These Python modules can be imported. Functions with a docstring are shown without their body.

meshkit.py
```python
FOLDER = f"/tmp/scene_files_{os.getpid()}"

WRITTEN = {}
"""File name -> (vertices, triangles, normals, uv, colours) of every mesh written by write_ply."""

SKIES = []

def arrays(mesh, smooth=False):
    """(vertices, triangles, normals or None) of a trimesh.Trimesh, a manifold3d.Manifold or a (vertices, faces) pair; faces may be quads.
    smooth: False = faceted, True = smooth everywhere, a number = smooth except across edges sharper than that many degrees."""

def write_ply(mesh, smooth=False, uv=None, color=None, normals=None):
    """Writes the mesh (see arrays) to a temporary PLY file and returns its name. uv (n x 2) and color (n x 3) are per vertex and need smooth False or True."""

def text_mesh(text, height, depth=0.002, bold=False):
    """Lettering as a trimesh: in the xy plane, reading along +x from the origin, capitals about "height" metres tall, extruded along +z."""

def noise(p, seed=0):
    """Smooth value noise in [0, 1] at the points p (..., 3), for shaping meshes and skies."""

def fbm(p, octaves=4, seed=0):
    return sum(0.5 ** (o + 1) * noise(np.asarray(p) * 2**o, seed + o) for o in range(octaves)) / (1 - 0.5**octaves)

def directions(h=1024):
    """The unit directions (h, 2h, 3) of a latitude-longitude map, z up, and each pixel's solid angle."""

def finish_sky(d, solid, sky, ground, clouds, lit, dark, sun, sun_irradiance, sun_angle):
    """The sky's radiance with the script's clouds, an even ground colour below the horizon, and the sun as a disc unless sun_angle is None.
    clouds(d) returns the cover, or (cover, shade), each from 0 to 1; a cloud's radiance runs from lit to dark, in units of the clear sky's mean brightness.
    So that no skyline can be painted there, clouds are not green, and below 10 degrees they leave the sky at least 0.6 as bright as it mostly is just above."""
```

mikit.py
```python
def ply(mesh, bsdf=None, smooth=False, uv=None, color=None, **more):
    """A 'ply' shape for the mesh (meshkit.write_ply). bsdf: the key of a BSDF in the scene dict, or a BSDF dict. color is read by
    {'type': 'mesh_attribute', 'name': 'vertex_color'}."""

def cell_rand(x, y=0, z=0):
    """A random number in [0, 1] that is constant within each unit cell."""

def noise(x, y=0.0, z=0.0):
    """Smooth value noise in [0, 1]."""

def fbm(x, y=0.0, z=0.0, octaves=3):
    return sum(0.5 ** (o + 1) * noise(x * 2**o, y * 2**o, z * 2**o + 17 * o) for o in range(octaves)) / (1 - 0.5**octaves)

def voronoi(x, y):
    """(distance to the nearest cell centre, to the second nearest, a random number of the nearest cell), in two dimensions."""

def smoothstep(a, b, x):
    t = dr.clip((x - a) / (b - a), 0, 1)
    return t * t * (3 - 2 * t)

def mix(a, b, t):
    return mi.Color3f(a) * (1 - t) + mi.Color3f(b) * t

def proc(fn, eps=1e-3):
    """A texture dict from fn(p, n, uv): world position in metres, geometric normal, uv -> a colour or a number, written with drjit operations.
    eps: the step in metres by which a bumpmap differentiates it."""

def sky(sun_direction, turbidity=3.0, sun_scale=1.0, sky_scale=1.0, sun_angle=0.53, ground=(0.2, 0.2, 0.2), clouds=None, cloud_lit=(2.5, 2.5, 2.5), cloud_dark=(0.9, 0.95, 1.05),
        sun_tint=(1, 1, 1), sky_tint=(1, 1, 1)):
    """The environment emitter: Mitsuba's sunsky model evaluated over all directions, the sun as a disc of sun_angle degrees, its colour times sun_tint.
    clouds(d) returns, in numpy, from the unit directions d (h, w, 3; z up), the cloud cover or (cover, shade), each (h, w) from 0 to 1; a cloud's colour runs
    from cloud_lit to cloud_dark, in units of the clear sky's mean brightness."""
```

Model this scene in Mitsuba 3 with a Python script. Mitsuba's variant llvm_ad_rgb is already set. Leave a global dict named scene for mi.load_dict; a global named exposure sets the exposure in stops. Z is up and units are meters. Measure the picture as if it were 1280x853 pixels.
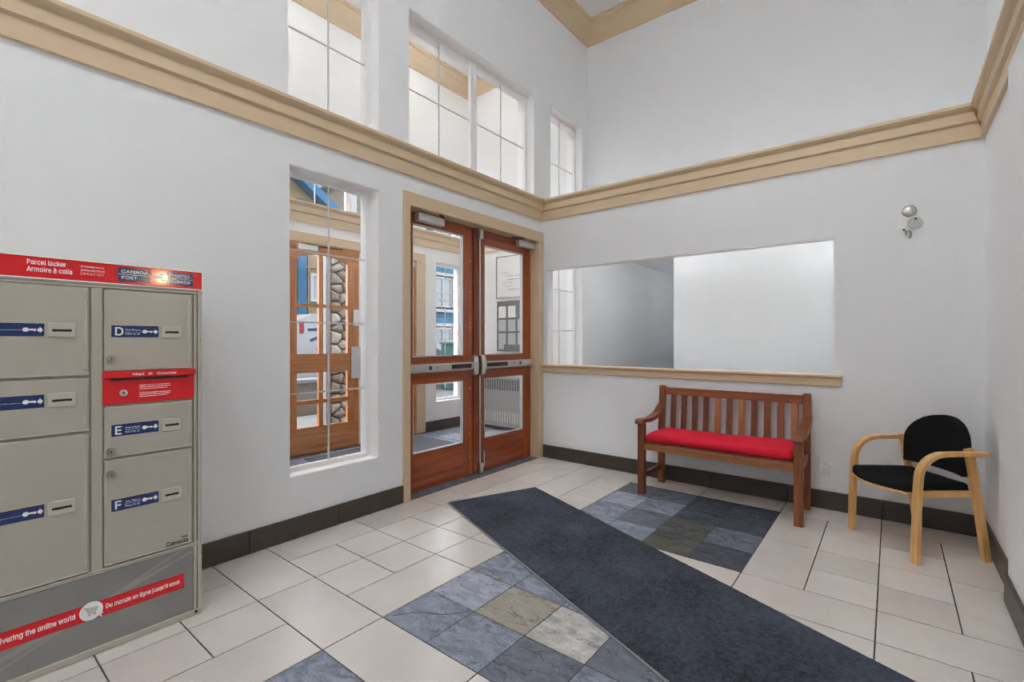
import math, random
import numpy as np, trimesh, drjit as dr, mitsuba as mi
import shapely
from shapely.geometry import Polygon, box as sbox
import mikit, meshkit
from mikit import ply, proc, noise, fbm, voronoi, cell_rand, smoothstep, mix

T = mi.ScalarTransform4f
scene, labels = {}, {}
random.seed(7); rng = np.random.default_rng(7)

# ------------------------------------------------------------------ camera, sky, exposure
YAW = math.radians(38.57)
FWD = np.array([-math.sin(YAW), math.cos(YAW), 0.0])
EYE = np.array([0.0, 0.0, 1.32])
scene['camera'] = {'type': 'perspective', 'fov_axis': 'x', 'fov': 2 * math.degrees(math.atan(640 / 595.0)), 'near_clip': 0.02,
                   'to_world': T().look_at(origin=EYE.tolist(), target=(EYE + FWD).tolist(), up=[0, 0, 1])}
SKY = 33.0
scene['sky'] = mikit.sky([-0.55, -0.45, 0.70], turbidity=4.0, sun_scale=0.0, sky_scale=SKY, ground=(0.30, 0.30, 0.30),
                         clouds=lambda d: (0.82 + 0.15 * meshkit.fbm(d * 3.0, 4, 3), 0.5 * meshkit.fbm(d * 4.0, 4, 9)),
                         cloud_lit=(1.9, 1.95, 2.0), cloud_dark=(1.35, 1.4, 1.5))
exposure = -0.04
ROOM_LAMP, MID_LAMP, VEST_LAMP, SCONCE, ALCOVE_LAMP, PORCH_LAMP = 40.0, 25.0, 15.0, 120.0, 30.0, 13.0

# ------------------------------------------------------------------ the plan of the place (metres)
X0, Y0, X1, Y1, XE = -3.12, 4.468, 0.49, 5.5, -5.29      # window wall, bench partition, right wall, back wall, outer vestibule wall
WT = 0.24                                                # thickness of the window wall
CEIL = 5.42
XG = -3.24                                               # plane of the glass
TALL = [(1.545, 2.25), (4.633, 5.37)]; TZ = (0.41, 2.495)
UPW = [(1.535, 2.254), (2.544, 4.314), (4.633, 5.37)]; UZ = (2.89, 4.08)
DOOR = (2.549, 4.375, 2.44)

# ------------------------------------------------------------------ materials
def M(name, d): scene['mat_' + name] = d
def ref(name): return {'type': 'ref', 'id': 'mat_' + name}
def pr(color, rough=0.5, metal=0.0, spec=0.5, **k):
    c = color if isinstance(color, dict) else {'type': 'rgb', 'value': list(color)}
    return {'type': 'principled', 'base_color': c, 'roughness': rough, 'metallic': metal, 'specular': spec, **k}
def two(d): return {'type': 'twosided', 'bsdf': d}
def bump(fn, scale, d, eps=1e-3): return {'type': 'bumpmap', 'relief': proc(fn, eps), 'scale': scale, 'bsdf': d}

M('wall', two(pr((.775, .795, .815), .7, spec=.25)))
M('ceiling', two(pr((.82, .82, .83), .8, spec=.2)))
M('white', two(pr((.90, .90, .90), .35)))
M('vinyl', two(pr((.84, .84, .84), .3)))
M('vest_wall', two(pr((.82, .815, .80), .7, spec=.25)))
M('muntin', two(pr((.55, .55, .56), .35)))
M('tan', two(pr((.62, .475, .315), .42)))
M('glass', {'type': 'thindielectric', 'int_ior': 1.5})
M('steel', two(pr((.72, .72, .71), .28, 1.0)))
M('satin', two(pr((.56, .55, .53), .42, .6)))
M('closer', two(pr((.60, .60, .58), .4, .35)))
M('darkmetal', two(pr((.03, .028, .026), .4, .3)))
M('brass', two(pr((.55, .38, .2), .35, 1.0)))
M('black', two(pr((.012, .012, .012), .5)))
M('grout', two(pr((.085, .075, .066), .9)))
M('red', two(pr((.68, .010, .016), .075, spec=.5)))
M('redstripe', two(pr((.62, .012, .02), .35)))
M('navy', two(pr((.010, .024, .115), .10)))
M('print', two(pr((.86, .86, .86), .5)))
M('printdark', two(pr((.05, .05, .05), .5)))
M('locker', two(pr((.44, .42, .36), .33, spec=.5)))
M('lockerplate', two(pr((.50, .48, .42), .38)))
M('rubber', two(pr((.10, .105, .12), .55)))
M('rubberedge', two(pr((.20, .21, .23), .5)))
M('blond', None)
M('paper', two(pr((.80, .80, .79), .6)))
M('plastic_white', two(pr((.78, .78, .77), .3)))

def lin(c): return mi.Color3f(*c)
def wood(ax, c1, c2, sc=1.0, seed=0.0, freq=26.0, **k):
    def fn(p, n, uv):
        q = [p.x + seed, p.y + seed * .7, p.z + seed * .3]
        s = [freq * sc] * 3; s[ax] = 1.3 * sc
        g = fbm(q[0] * s[0], q[1] * s[1], q[2] * s[2], 3)
        s2 = [150.0 * sc] * 3; s2[ax] = 5.0 * sc
        g2 = noise(q[0] * s2[0], q[1] * s2[1], q[2] * s2[2])
        return mix(c1, c2, dr.clip((g - .25) * 1.7 + (g2 - .5) * .28, 0, 1))
    return two(pr(proc(fn), k.pop('rough', .3), **k))
DW1, DW2 = (.165, .027, .006), (.36, .082, .019)
M('doorwood_v', wood(2, DW1, DW2, rough=.28, clearcoat=.35, clearcoat_gloss=.85))
M('doorwood_h', wood(1, DW1, DW2, rough=.28, clearcoat=.35, clearcoat_gloss=.85))
M('doorwood_dark', wood(2, (.10, .020, .006), (.22, .05, .014), rough=.3))
OW1, OW2 = (.36, .125, .03), (.58, .25, .08)
M('outerwood_v', wood(2, OW1, OW2, rough=.35))
M('outerwood_h', wood(1, OW1, OW2, rough=.35))
for nm, c1, c2 in (('teak_a', (.15, .042, .014), (.27, .085, .030)), ('teak_b', (.10, .030, .014), (.19, .058, .025)), ('teak_c', (.27, .10, .032), (.42, .17, .06))):
    M(nm + '_v', wood(2, c1, c2, rough=.33))
M('teak_a_h', wood(0, (.17, .045, .014), (.30, .09, .030), rough=.33))
M('teak_c_h', wood(0, (.27, .10, .032), (.42, .17, .06), rough=.33))
M('teak_y', wood(1, (.13, .036, .014), (.25, .075, .028), rough=.33))
M('blond', wood(2, (.68, .37, .13), (.84, .53, .23), rough=.3, freq=40.0))

def creamfn(a, b, s):
    def fn(p, n, uv):
        g = fbm(p.x * 2.3 + s, p.y * 2.3 + s * 1.7, 0.0, 4)
        v = dr.exp(-dr.square((fbm(p.x * 3.1 - s, p.y * 3.1, 4.0, 3) - .5) * 28.0))
        return mix(mix(a, b, dr.clip((g - .3) * 2.2, 0, 1)), (.56, .52, .46), v * .10)
    return fn
CREAM = [((.665, .635, .605), (.745, .72, .695)), ((.635, .605, .575), (.715, .69, .665)), ((.605, .575, .55), (.695, .665, .64))]
for k, (a, b) in enumerate(CREAM):
    M(f'cream_{k}', two(pr(proc(creamfn(a, b, 3.7 * k)), .24, spec=.45)))

def slatefn(a, b, s, rust=None):
    def fn(p, n, uv):
        w = fbm(p.x * 5 + s, p.y * 5 - s, s, 3)
        g = fbm(p.x * 15 + 6 * w + s, p.y * 34 + 8 * w, s, 4)
        h = noise(p.x * 110 + 5 * w, p.y * 190, s)
        vein = dr.exp(-dr.square((fbm(p.x * 7 - s + 3 * w, p.y * 16 + s, 2.0, 4) - .5) * 60.0))
        dark = dr.exp(-dr.square((fbm(p.x * 5 + 9 * s + 2 * w, p.y * 13 - s, 7.0, 4) - .5) * 75.0))
        c = mix(a, b, dr.clip((g - .28) * 1.5 + (h - .5) * .45 + .05, 0, 1))
        if rust is not None:
            k = .6 * smoothstep(.45, .62, w)
            c = c * (1 - k) + mi.Color3f(rust) * k
        return mix(c, [min(1, 1.35 * x + .03) for x in b], vein * .22) * (1 - .45 * dark)
    return fn
def slatebump(s):
    def fn(p, n, uv):
        w = fbm(p.x * 4 + s, p.y * 4 - s, s, 3)
        return fbm(p.x * 14 + 6 * w, p.y * 34 + 8 * w + s, s, 5)
    return fn
SLATE = {'blue': ((.15, .18, .24), (.32, .36, .45), None), 'pale': ((.25, .285, .36), (.46, .50, .60), None),
         'dark': ((.085, .098, .13), (.20, .225, .28), None), 'warm': ((.27, .26, .24), (.48, .46, .43), (.30, .27, .22)),
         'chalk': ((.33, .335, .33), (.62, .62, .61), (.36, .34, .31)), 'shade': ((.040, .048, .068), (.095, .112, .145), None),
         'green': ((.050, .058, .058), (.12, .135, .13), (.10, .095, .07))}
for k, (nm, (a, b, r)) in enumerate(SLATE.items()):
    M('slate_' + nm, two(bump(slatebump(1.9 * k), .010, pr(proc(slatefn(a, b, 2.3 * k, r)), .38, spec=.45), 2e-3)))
def crackfn(p, n, uv):
    base = slatefn(*SLATE['blue'][:2], 0.4)(p, n, uv)
    t = (p.x + 1.88) / .27
    yy = 1.418 + t * .272 + .022 * dr.sin(t * 6.2) + .008 * noise(p.x * 40, 1.0, 2.0)
    on = smoothstep(.0055, .0025, dr.abs(p.y - yy)) * smoothstep(-.02, .03, t) * smoothstep(1.02, .95, t)
    return mix(base, (.02, .022, .03), on)
M('slate_crack', two(bump(slatebump(.7), .010, pr(proc(crackfn), .38, spec=.45), 2e-3)))

def rugfn(p, n, uv):
    g = fbm(p.x * 3.5, p.y * 3.5, 0.0, 3); m_ = noise(p.x * 55, p.y * 55, 2.0); f = noise(p.x * 260, p.y * 260, 0.0); f2 = noise(p.x * 120, p.y * 120, 5.0)
    return mix((.014, .019, .031), (.080, .098, .138), dr.clip(.75 * (g - .5) + .32 * m_ + .40 * f + .30 * f2 - .12, 0, 1))
M('rug', two(bump(lambda p, n, uv: noise(p.x * 260, p.y * 260, 0.0) + .6 * noise(p.x * 120, p.y * 120, 5.0) + .8 * noise(p.x * 55, p.y * 55, 2.0), .005, pr(proc(rugfn), .8, spec=.35, sheen=1.0), 1e-3)))
M('base', two(pr(proc(lambda p, n, uv: mix((.036, .029, .024), (.056, .046, .038), fbm(p.x * 9, p.y * 9, p.z * 9, 3))), .34)))
def cushfn(p, n, uv):
    w = noise(p.x * 420, p.y * 420, p.z * 420)
    return mix((.56, .008, .028), (.70, .016, .045), .5 * w + .5 * fbm(p.x * 5, p.y * 5, p.z * 5, 2))
M('cushion', two(pr(proc(cushfn), .75, spec=.25, sheen=.35)))
M('fabric', two(bump(lambda p, n, uv: noise(p.x * 500, p.y * 500, p.z * 500), .001, pr((.010, .010, .012), .9, spec=.12), 5e-4)))
M('panel_grey', two(pr(proc(lambda p, n, uv: mix((.20, .20, .20), (.27, .27, .265), fbm(p.y * 4, p.z * 4 + p.y * 3, 0.0, 3))), .25)))
M('streak', two(pr((.30, .30, .295), .28)))
M('heater', two(pr((.30, .295, .28), .35)))
M('heater_dark', two(pr((.10, .10, .10), .5)))
M('directory', two(pr((.10, .105, .11), .3)))
M('directory_card', two(pr((.45, .46, .47), .4)))
M('stone', two(pr(proc(lambda p, n, uv: mix((.13, .11, .09), (.34, .31, .275), dr.clip(fbm(p.x * 9, p.y * 9, p.z * 9, 3) * 1.2 - .1 + (noise(p.x * 2.7, p.y * 2.7 + 3, p.z * 2.7) - .5) * .7, 0, 1))), .8)))
M('stone_pale', two(pr((.34, .325, .30), .8)))
M('stone_brown', two(pr((.20, .165, .13), .8)))
M('mortar', two(pr((.05, .047, .043), .9)))
M('outdoor_white', two(pr((.18, .18, .18), .5)))
M('stripe_blue', two(pr((.010, .030, .075), .8, spec=.1)))
M('fitting', two(pr((.47, .47, .47), .5)))
M('mat_grey', two(pr((.10, .115, .14), .85)))
M('lockmetal', two(pr((.36, .345, .32), .3, .8)))
M('siding', two(pr((.135, .098, .052), .8, spec=.1)))
M('siding_pale', two(pr((.115, .10, .078), .8, spec=.1)))
M('blue_trim', two(pr((.010, .058, .11), .7, spec=.1)))
M('blue_pale', two(pr((.014, .075, .14), .7, spec=.1)))
M('asphalt', two(pr(proc(lambda p, n, uv: mix((.05, .052, .055), (.085, .088, .09), fbm(p.x * 2, p.y * 2, 0.0, 3))), .8)))
M('concrete', two(pr(proc(lambda p, n, uv: mix((.10, .10, .098), (.14, .14, .137), fbm(p.x * 3, p.y * 3, p.z * 3, 3))), .8)))
M('carpaint', two(pr((.15, .156, .17), .3, clearcoat=.2, clearcoat_gloss=.95)))
M('carglass', two(pr((.03, .035, .04), .08)))
M('taillight', two(pr((.16, .003, .006), .5, spec=.2)))
M('tyre', two(pr((.02, .02, .02), .7)))
M('bin', two(pr((.012, .07, .065), .45)))
M('leafgreen', two(pr((.07, .14, .05), .7)))
M('window_far', two(pr((.10, .115, .125), .25)))
M('roof', two(pr((.14, .16, .18), .8)))

# ------------------------------------------------------------------ helpers
def add(key, mesh, mat, smooth=False, label=None, cat=None, group=None, kind=None, **more):
    base, k = key, 0
    while key in scene:
        k += 1; key = f'{base}_{k:03d}'
    scene[key] = ply(mesh, 'mat_' + mat, smooth, **more)
    tag(key, label, cat, group, kind)
    return key
def tag(key, label=None, cat=None, group=None, kind=None):
    d = {k: v for k, v in (('label', label), ('category', cat), ('group', group), ('kind', kind)) if v}
    if d: labels[key] = {**labels.get(key, {}), **d}
USED = {}
def thing(name, label=None, cat=None, group=None, kind=None):
    k = USED.get(name, -1) + 1; USED[name] = k
    key = name if k == 0 else f'{name}_{k:03d}'
    tag(key, label, cat, group, kind)
    return key
def cat(*ms): return trimesh.util.concatenate([m for m in ms])
def bx(x0, x1, y0, y1, z0, z1, b=0.0):
    x0, x1 = sorted((x0, x1)); y0, y1 = sorted((y0, y1)); z0, z1 = sorted((z0, z1))
    if b <= 0:
        m = trimesh.creation.box(extents=(x1 - x0, y1 - y0, z1 - z0))
        m.apply_translation(((x0 + x1) / 2, (y0 + y1) / 2, (z0 + z1) / 2)); return m
    b = min(b, (x1 - x0) / 2.01, (y1 - y0) / 2.01, (z1 - z0) / 2.01)
    P = []
    for X, sx in ((x0, 1), (x1, -1)):
        for Y, sy in ((y0, 1), (y1, -1)):
            for Z, sz in ((z0, 1), (z1, -1)):
                P += [(X, Y + sy * b, Z + sz * b), (X + sx * b, Y, Z + sz * b), (X + sx * b, Y + sy * b, Z)]
    return trimesh.PointCloud(np.array(P)).convex_hull
def mat4(cols, o=(0, 0, 0)):
    m = np.eye(4); m[:3, :3] = np.array(cols, float).T; m[:3, 3] = o; return m
def ex(poly, h): return trimesh.creation.extrude_polygon(poly, h, engine='earcut')
def ex_x(poly, x0, x1):    # polygon in (y,z) extruded along x
    m = ex(poly, x1 - x0); m.apply_transform(mat4([(0, 1, 0), (0, 0, 1), (1, 0, 0)], (x0, 0, 0))); return m
def ex_y(poly, y0, y1):    # polygon in (x,z) extruded along y
    m = ex(poly, y1 - y0); m.apply_transform(np.array([[1, 0, 0, 0], [0, 0, 1, y0], [0, 1, 0, 0], [0, 0, 0, 1.0]])); m.invert(); return m
def along(a, b, w, h, up=(0, 0, 1), bev=0.0):   # a bar from a to b of section w (sideways) x h (along up)
    a, b = np.array(a, float), np.array(b, float); d = b - a; L = np.linalg.norm(d); d /= L
    u = np.array(up, float); s = np.cross(u, d); s /= np.linalg.norm(s); u = np.cross(d, s)
    m = bx(0, L, -w / 2, w / 2, -h / 2, h / 2, bev); m.apply_transform(mat4([d, s, u], a)); return m
def cyl(a, b, r, n=16):
    return trimesh.creation.cylinder(radius=r, segment=[list(a), list(b)], sections=n)
def tube(pts, r, n=10):
    v, f = [], []; P = np.array(pts, float); N = len(P)
    for i in range(N):
        t = P[min(i + 1, N - 1)] - P[max(i - 1, 0)]; t /= np.linalg.norm(t)
        u = np.cross(t, (0, 0, 1) if abs(t[2]) < .9 else (1, 0, 0)); u /= np.linalg.norm(u); w = np.cross(t, u)
        for k in range(n):
            a = 2 * math.pi * k / n; v.append(P[i] + r * (math.cos(a) * u + math.sin(a) * w))
    for i in range(N - 1):
        for k in range(n):
            a, b = i * n + k, i * n + (k + 1) % n
            f += [(a, b, b + n), (a, b + n, a + n)]
    for c, o in ((0, 0), ((N - 1) * n, 1)):
        for k in range(1, n - 1): f.append((c, c + k, c + k + 1) if o else (c, c + k + 1, c + k))
    return trimesh.Trimesh(v, f, process=False)
def ribbon(pts, side, wid, thick):     # bent-wood strip: centre line pts, constant side vector, thickness in the plane of the bend
    P = np.array(pts, float); s = np.array(side, float); v, f = [], []; N = len(P)
    for i in range(N):
        t = P[min(i + 1, N - 1)] - P[max(i - 1, 0)]; t /= np.linalg.norm(t); n = np.cross(s, t)
        for a, b in ((-1, -1), (1, -1), (1, 1), (-1, 1)): v.append(P[i] + s * a * wid / 2 + n * b * thick / 2)
    for i in range(N - 1):
        for k in range(4):
            a, b = i * 4 + k, i * 4 + (k + 1) % 4; f += [(a, a + 4, b + 4), (a, b + 4, b)]
    f += [(0, 1, 2), (0, 2, 3)]; e = (N - 1) * 4; f += [(e, e + 2, e + 1), (e, e + 3, e + 2)]
    m = trimesh.Trimesh(v, f, process=False); m.fix_normals(); return m
def profile_run(prof, path, closed=False):
    # prof: list of (out, z) ; path: list of (x,y, nx,ny) mitred points with the outward offset direction scaled for the mitre
    v, f = [], []; n = len(prof)
    for (x, y, nx, ny) in path:
        for o, z in prof: v.append((x + nx * o, y + ny * o, z))
    for i in range(len(path) - 1):
        for k in range(n):
            a, b = i * n + k, i * n + (k + 1) % n; f += [(a, b, b + n), (a, b + n, a + n)]
    e = (len(path) - 1) * n
    for k in range(1, n - 1): f += [(0, k + 1, k), (e, e + k, e + k + 1)]
    m = trimesh.Trimesh(v, f, process=False); m.fix_normals(); return m
FACE_X = mat4([(0, 1, 0), (0, 0, 1), (1, 0, 0)])     # lettering that faces +x, reading along +y
def text_x(s, h, x, y, z, depth=.0012, bold=False, width=None):
    m = meshkit.text_mesh(s, h, depth, bold)
    if width:
        w = m.bounds[1][0] - m.bounds[0][0]; m.apply_scale((width / w, 1, 1))
    m.apply_transform(FACE_X); m.apply_translation((x, y, z)); return m
def grid_plate(x0, x1, y0, y1, ztop, thick, amp, n, seed, tilt=0.0):
    # a cleft-faced tile: gently uneven top, vertical sides
    xs, ys = np.linspace(x0, x1, n + 1), np.linspace(y0, y1, n + 1)
    g = np.stack(np.meshgrid(xs, ys, indexing='ij'), -1).reshape(-1, 2)
    h = ztop + amp * (meshkit.fbm(np.c_[g * 7.0, np.full(len(g), seed * 3.1)], 3, seed) - .75)
    top = np.c_[g, np.minimum(h, ztop)]; bot = np.c_[g, np.full(len(g), ztop - thick)]
    v = np.vstack([top, bot]); f = []; N = (n + 1) ** 2; I = lambda i, j: i * (n + 1) + j
    for i in range(n):
        for j in range(n):
            a, b, c, d = I(i, j), I(i + 1, j), I(i + 1, j + 1), I(i, j + 1); f += [(a, b, c), (a, c, d)]
    rim = [I(i, 0) for i in range(n + 1)] + [I(n, j) for j in range(1, n + 1)] + [I(i, n) for i in range(n - 1, -1, -1)] + [I(0, j) for j in range(n - 1, 0, -1)]
    for a, b in zip(rim, rim[1:] + rim[:1]): f += [(b, a, a + N), (b, a + N, b + N)]
    return trimesh.Trimesh(v, f, process=False)

# ------------------------------------------------------------------ the shell
def wall_x(key, x0, x1, ya, yb, za, zb, holes, mat, label):
    p = sbox(ya, za, yb, zb)
    for (a, b, c, d) in holes: p = p.difference(sbox(a, c, b, d))
    return add(key, ex_x(p, x0, x1), mat, kind='structure', label=label)
inner_holes = [(a, b, *TZ) for a, b in TALL] + [(a, b, *UZ) for a, b in UPW] + [(DOOR[0] - .02, DOOR[1] + .02, -.01, DOOR[2] + .02)]
YS = -4.2
wall_x('wall_left', X0 - WT, X0, YS, 8.8, 0, CEIL, inner_holes, 'wall', 'white wall with the wooden double doors and the windows')
tag('wall_left', kind='structure')
outer_holes = [(1.545, 2.25, *TZ), (4.823, 5.42, *TZ)] + [(a, b, *UZ) for a, b in UPW] + [(2.60, 4.44, -.01, 2.47)]
wall_x('wall_outer', XE - .24, XE, 0.9, 5.62, 0, CEIL, outer_holes, 'vest_wall', 'outer wall of the vestibule seen through the glass')
add('wall_vestibule_side', bx(XE, X0 - WT, Y1, Y1 + .12, 0, CEIL), 'vest_wall', kind='structure', label='vestibule side wall with the notice board and heater')
add('wall_vestibule_end', bx(XE, X0 - WT, 0.9, 1.0, 0, CEIL), 'vest_wall', kind='structure', label='far end wall of the vestibule')
# bench partition with the pass-through opening
p = sbox(X0, 0, X1, 2.885).difference(sbox(-3.053, 1.0, -.354, 2.132))
add('wall_bench', ex_y(p, Y0, Y0 + .12), 'wall', kind='structure', label='half-height partition wall with a long opening above the bench')
p = sbox(X0, 0, 0.75, CEIL).difference(sbox(X0 - 1, -1, -1.98, 2.52))
add('wall_back', ex_y(p, Y1, Y1 + .12), 'wall', kind='structure', label='tall back wall behind the partition')
add('wall_right', cat(bx(X1, .75, 3.44, Y1, 0, 2.885), bx(.46, .75, YS, 3.44, 0, 2.700), bx(X1, .75, YS, 3.44, 2.70, 2.885), bx(.61, .75, YS, Y1, 2.885, CEIL)), 'wall', kind='structure', label='right wall beside the armchair')
add('wall_rear', bx(X0, .75, YS - .12, YS, 0, CEIL), 'wall', kind='structure', label='wall behind the viewer')
add('wall_corridor', cat(bx(-1.98, -1.86, Y1 + .12, 8.7, 0, 2.52), bx(X0, -1.86, 8.7, 8.8, 0, 2.52)), 'wall', kind='structure', label='corridor wall seen through the opening')
add('ceiling', bx(XE - .24, .75, YS - .12, Y1 + .12, CEIL, CEIL + .1), 'ceiling', kind='structure', label='high white ceiling')
add('ceiling_corridor', bx(X0, -1.86, Y1 + .12, 8.8, 2.52, 2.62), 'ceiling', kind='structure', label='low corridor ceiling seen through the opening')

# ------------------------------------------------------------------ floor: slab and tiles
add('floor', bx(XE - .24, .75, YS - .12, 8.8, -.12, -.0026), 'grout', kind='structure', label='tiled lobby floor of cream tiles with slate insets')
GX = [X0 + .005] + [-2.8245 + .3075 * k for k in range(11)] + [X1 - .005]
GY = lambda j: min(1.0855 + .3085 * j, Y0 - .005)
explicit = [(0, 2, 0, 1), (0, 1, 1, 3), (3, 4, 1, 3), (2, 4, 0, 1), (4, 6, 0, 1), (6, 8, 0, 1), (8, 10, 0, 1), (3, 4, -2, 0),
            (4, 6, 5, 6), (6, 8, 5, 6), (0, 1, 3, 5), (0, 1, 6, 8), (0, 1, 8, 10), (0, 2, 10, 11), (2, 4, 10, 11), (4, 6, 10, 11), (6, 8, 10, 11),
            (8, 10, 10, 11), (10, 12, 10, 11), (1, 2, 6, 8), (2, 3, 7, 9), (3, 4, 4, 6), (3, 4, 6, 8), (8, 9, 8, 10), (8, 9, 6, 8),
            (11, 12, 8, 10), (11, 12, 6, 8), (8, 10, 5, 6), (10, 12, 5, 6), (8, 10, 4, 5), (10, 11, 3, 5), (11, 12, 3, 5), (8, 10, 2, 4), (8, 9, 1, 2)]
slate_of = {(4, 1): 'crack', (4, 2): 'pale', (4, 3): 'blue', (5, 1): 'blue', (5, 2): 'warm', (5, 3): 'blue', (6, 1): 'dark', (6, 2): 'chalk', (7, 1): 'blue', (7, 2): 'dark', (6, 3): 'blue',
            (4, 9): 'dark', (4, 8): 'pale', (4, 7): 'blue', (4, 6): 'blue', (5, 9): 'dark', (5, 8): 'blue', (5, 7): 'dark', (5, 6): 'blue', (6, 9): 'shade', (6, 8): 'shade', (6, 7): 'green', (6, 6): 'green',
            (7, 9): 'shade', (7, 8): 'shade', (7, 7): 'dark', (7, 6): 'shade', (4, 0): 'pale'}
done = set(); GAP = .0032
def put_tile(i0, i1, j0, j1):
    x0, x1, y0, y1 = GX[i0] + GAP, GX[i1] - GAP, GY(j0) + GAP, GY(j1) - GAP
    if i0 == 11: x1 = (X1 if y0 > 3.3 else .46) - .005
    is_slate = 4 <= i0 < 8 and (1 <= j0 < 5 or 6 <= j0 < 10 or -4 <= j0 < 0)
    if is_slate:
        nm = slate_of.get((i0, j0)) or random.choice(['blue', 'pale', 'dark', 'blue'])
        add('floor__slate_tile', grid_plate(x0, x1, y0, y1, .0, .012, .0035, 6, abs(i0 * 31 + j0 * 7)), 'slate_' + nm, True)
    else:
        add('floor__tile', bx(x0, x1, y0, y1, -.012, -random.random() * .0006, .0012), f'cream_{random.choice([0, 0, 1, 1, 2])}')
for t in explicit:
    cells = {(i, j) for i in range(t[0], t[1]) for j in range(t[2], t[3])}
    if cells & done: raise ValueError(t)
    done |= cells; put_tile(*t)
for i in range(12):
    for j in range(-4, 11):
        if (i, j) not in done: put_tile(i, i + 1, j, j + 1)
y = GY(-4)
while y > YS + .05:
    y2 = max(y - .617, YS + .004)
    for i in range(0, 12, 2): add('floor__tile', bx(GX[i] + GAP, (GX[i + 2] if i < 10 else .455) - GAP, y2 + GAP, y - GAP, -.012, -.0003, .0012), 'cream_1')
    y = y2
# vestibule and alcove floors
for i in range(6):
    for j in range(14):
        xx, yy = X0 - WT - .005 - .3085 * (i + 1), 1.0 + .005 + .32 * j
        if yy + .3 > Y1: continue
        add('floor__slate_tile', bx(max(xx, XE) + GAP, xx + .3085 - GAP, yy + GAP, yy + .32 - GAP, -.012, 0, .001), 'slate_' + random.choice(['pale', 'blue', 'blue']))
for k in range(6):
    add('floor__tile', bx(X0 + .005 + .6 * k, X0 + .6 * k + .6, Y0 + .125, Y0 + .74, -.012, 0, .001), 'cream_1')
add('floor__threshold', bx(X0 - WT, X0, DOOR[0], DOOR[1], -.012, .004, .002), 'slate_dark')
add('floor__threshold', bx(XE - .24, XE, 2.60, 4.44, -.012, .004, .002), 'concrete')

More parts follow.
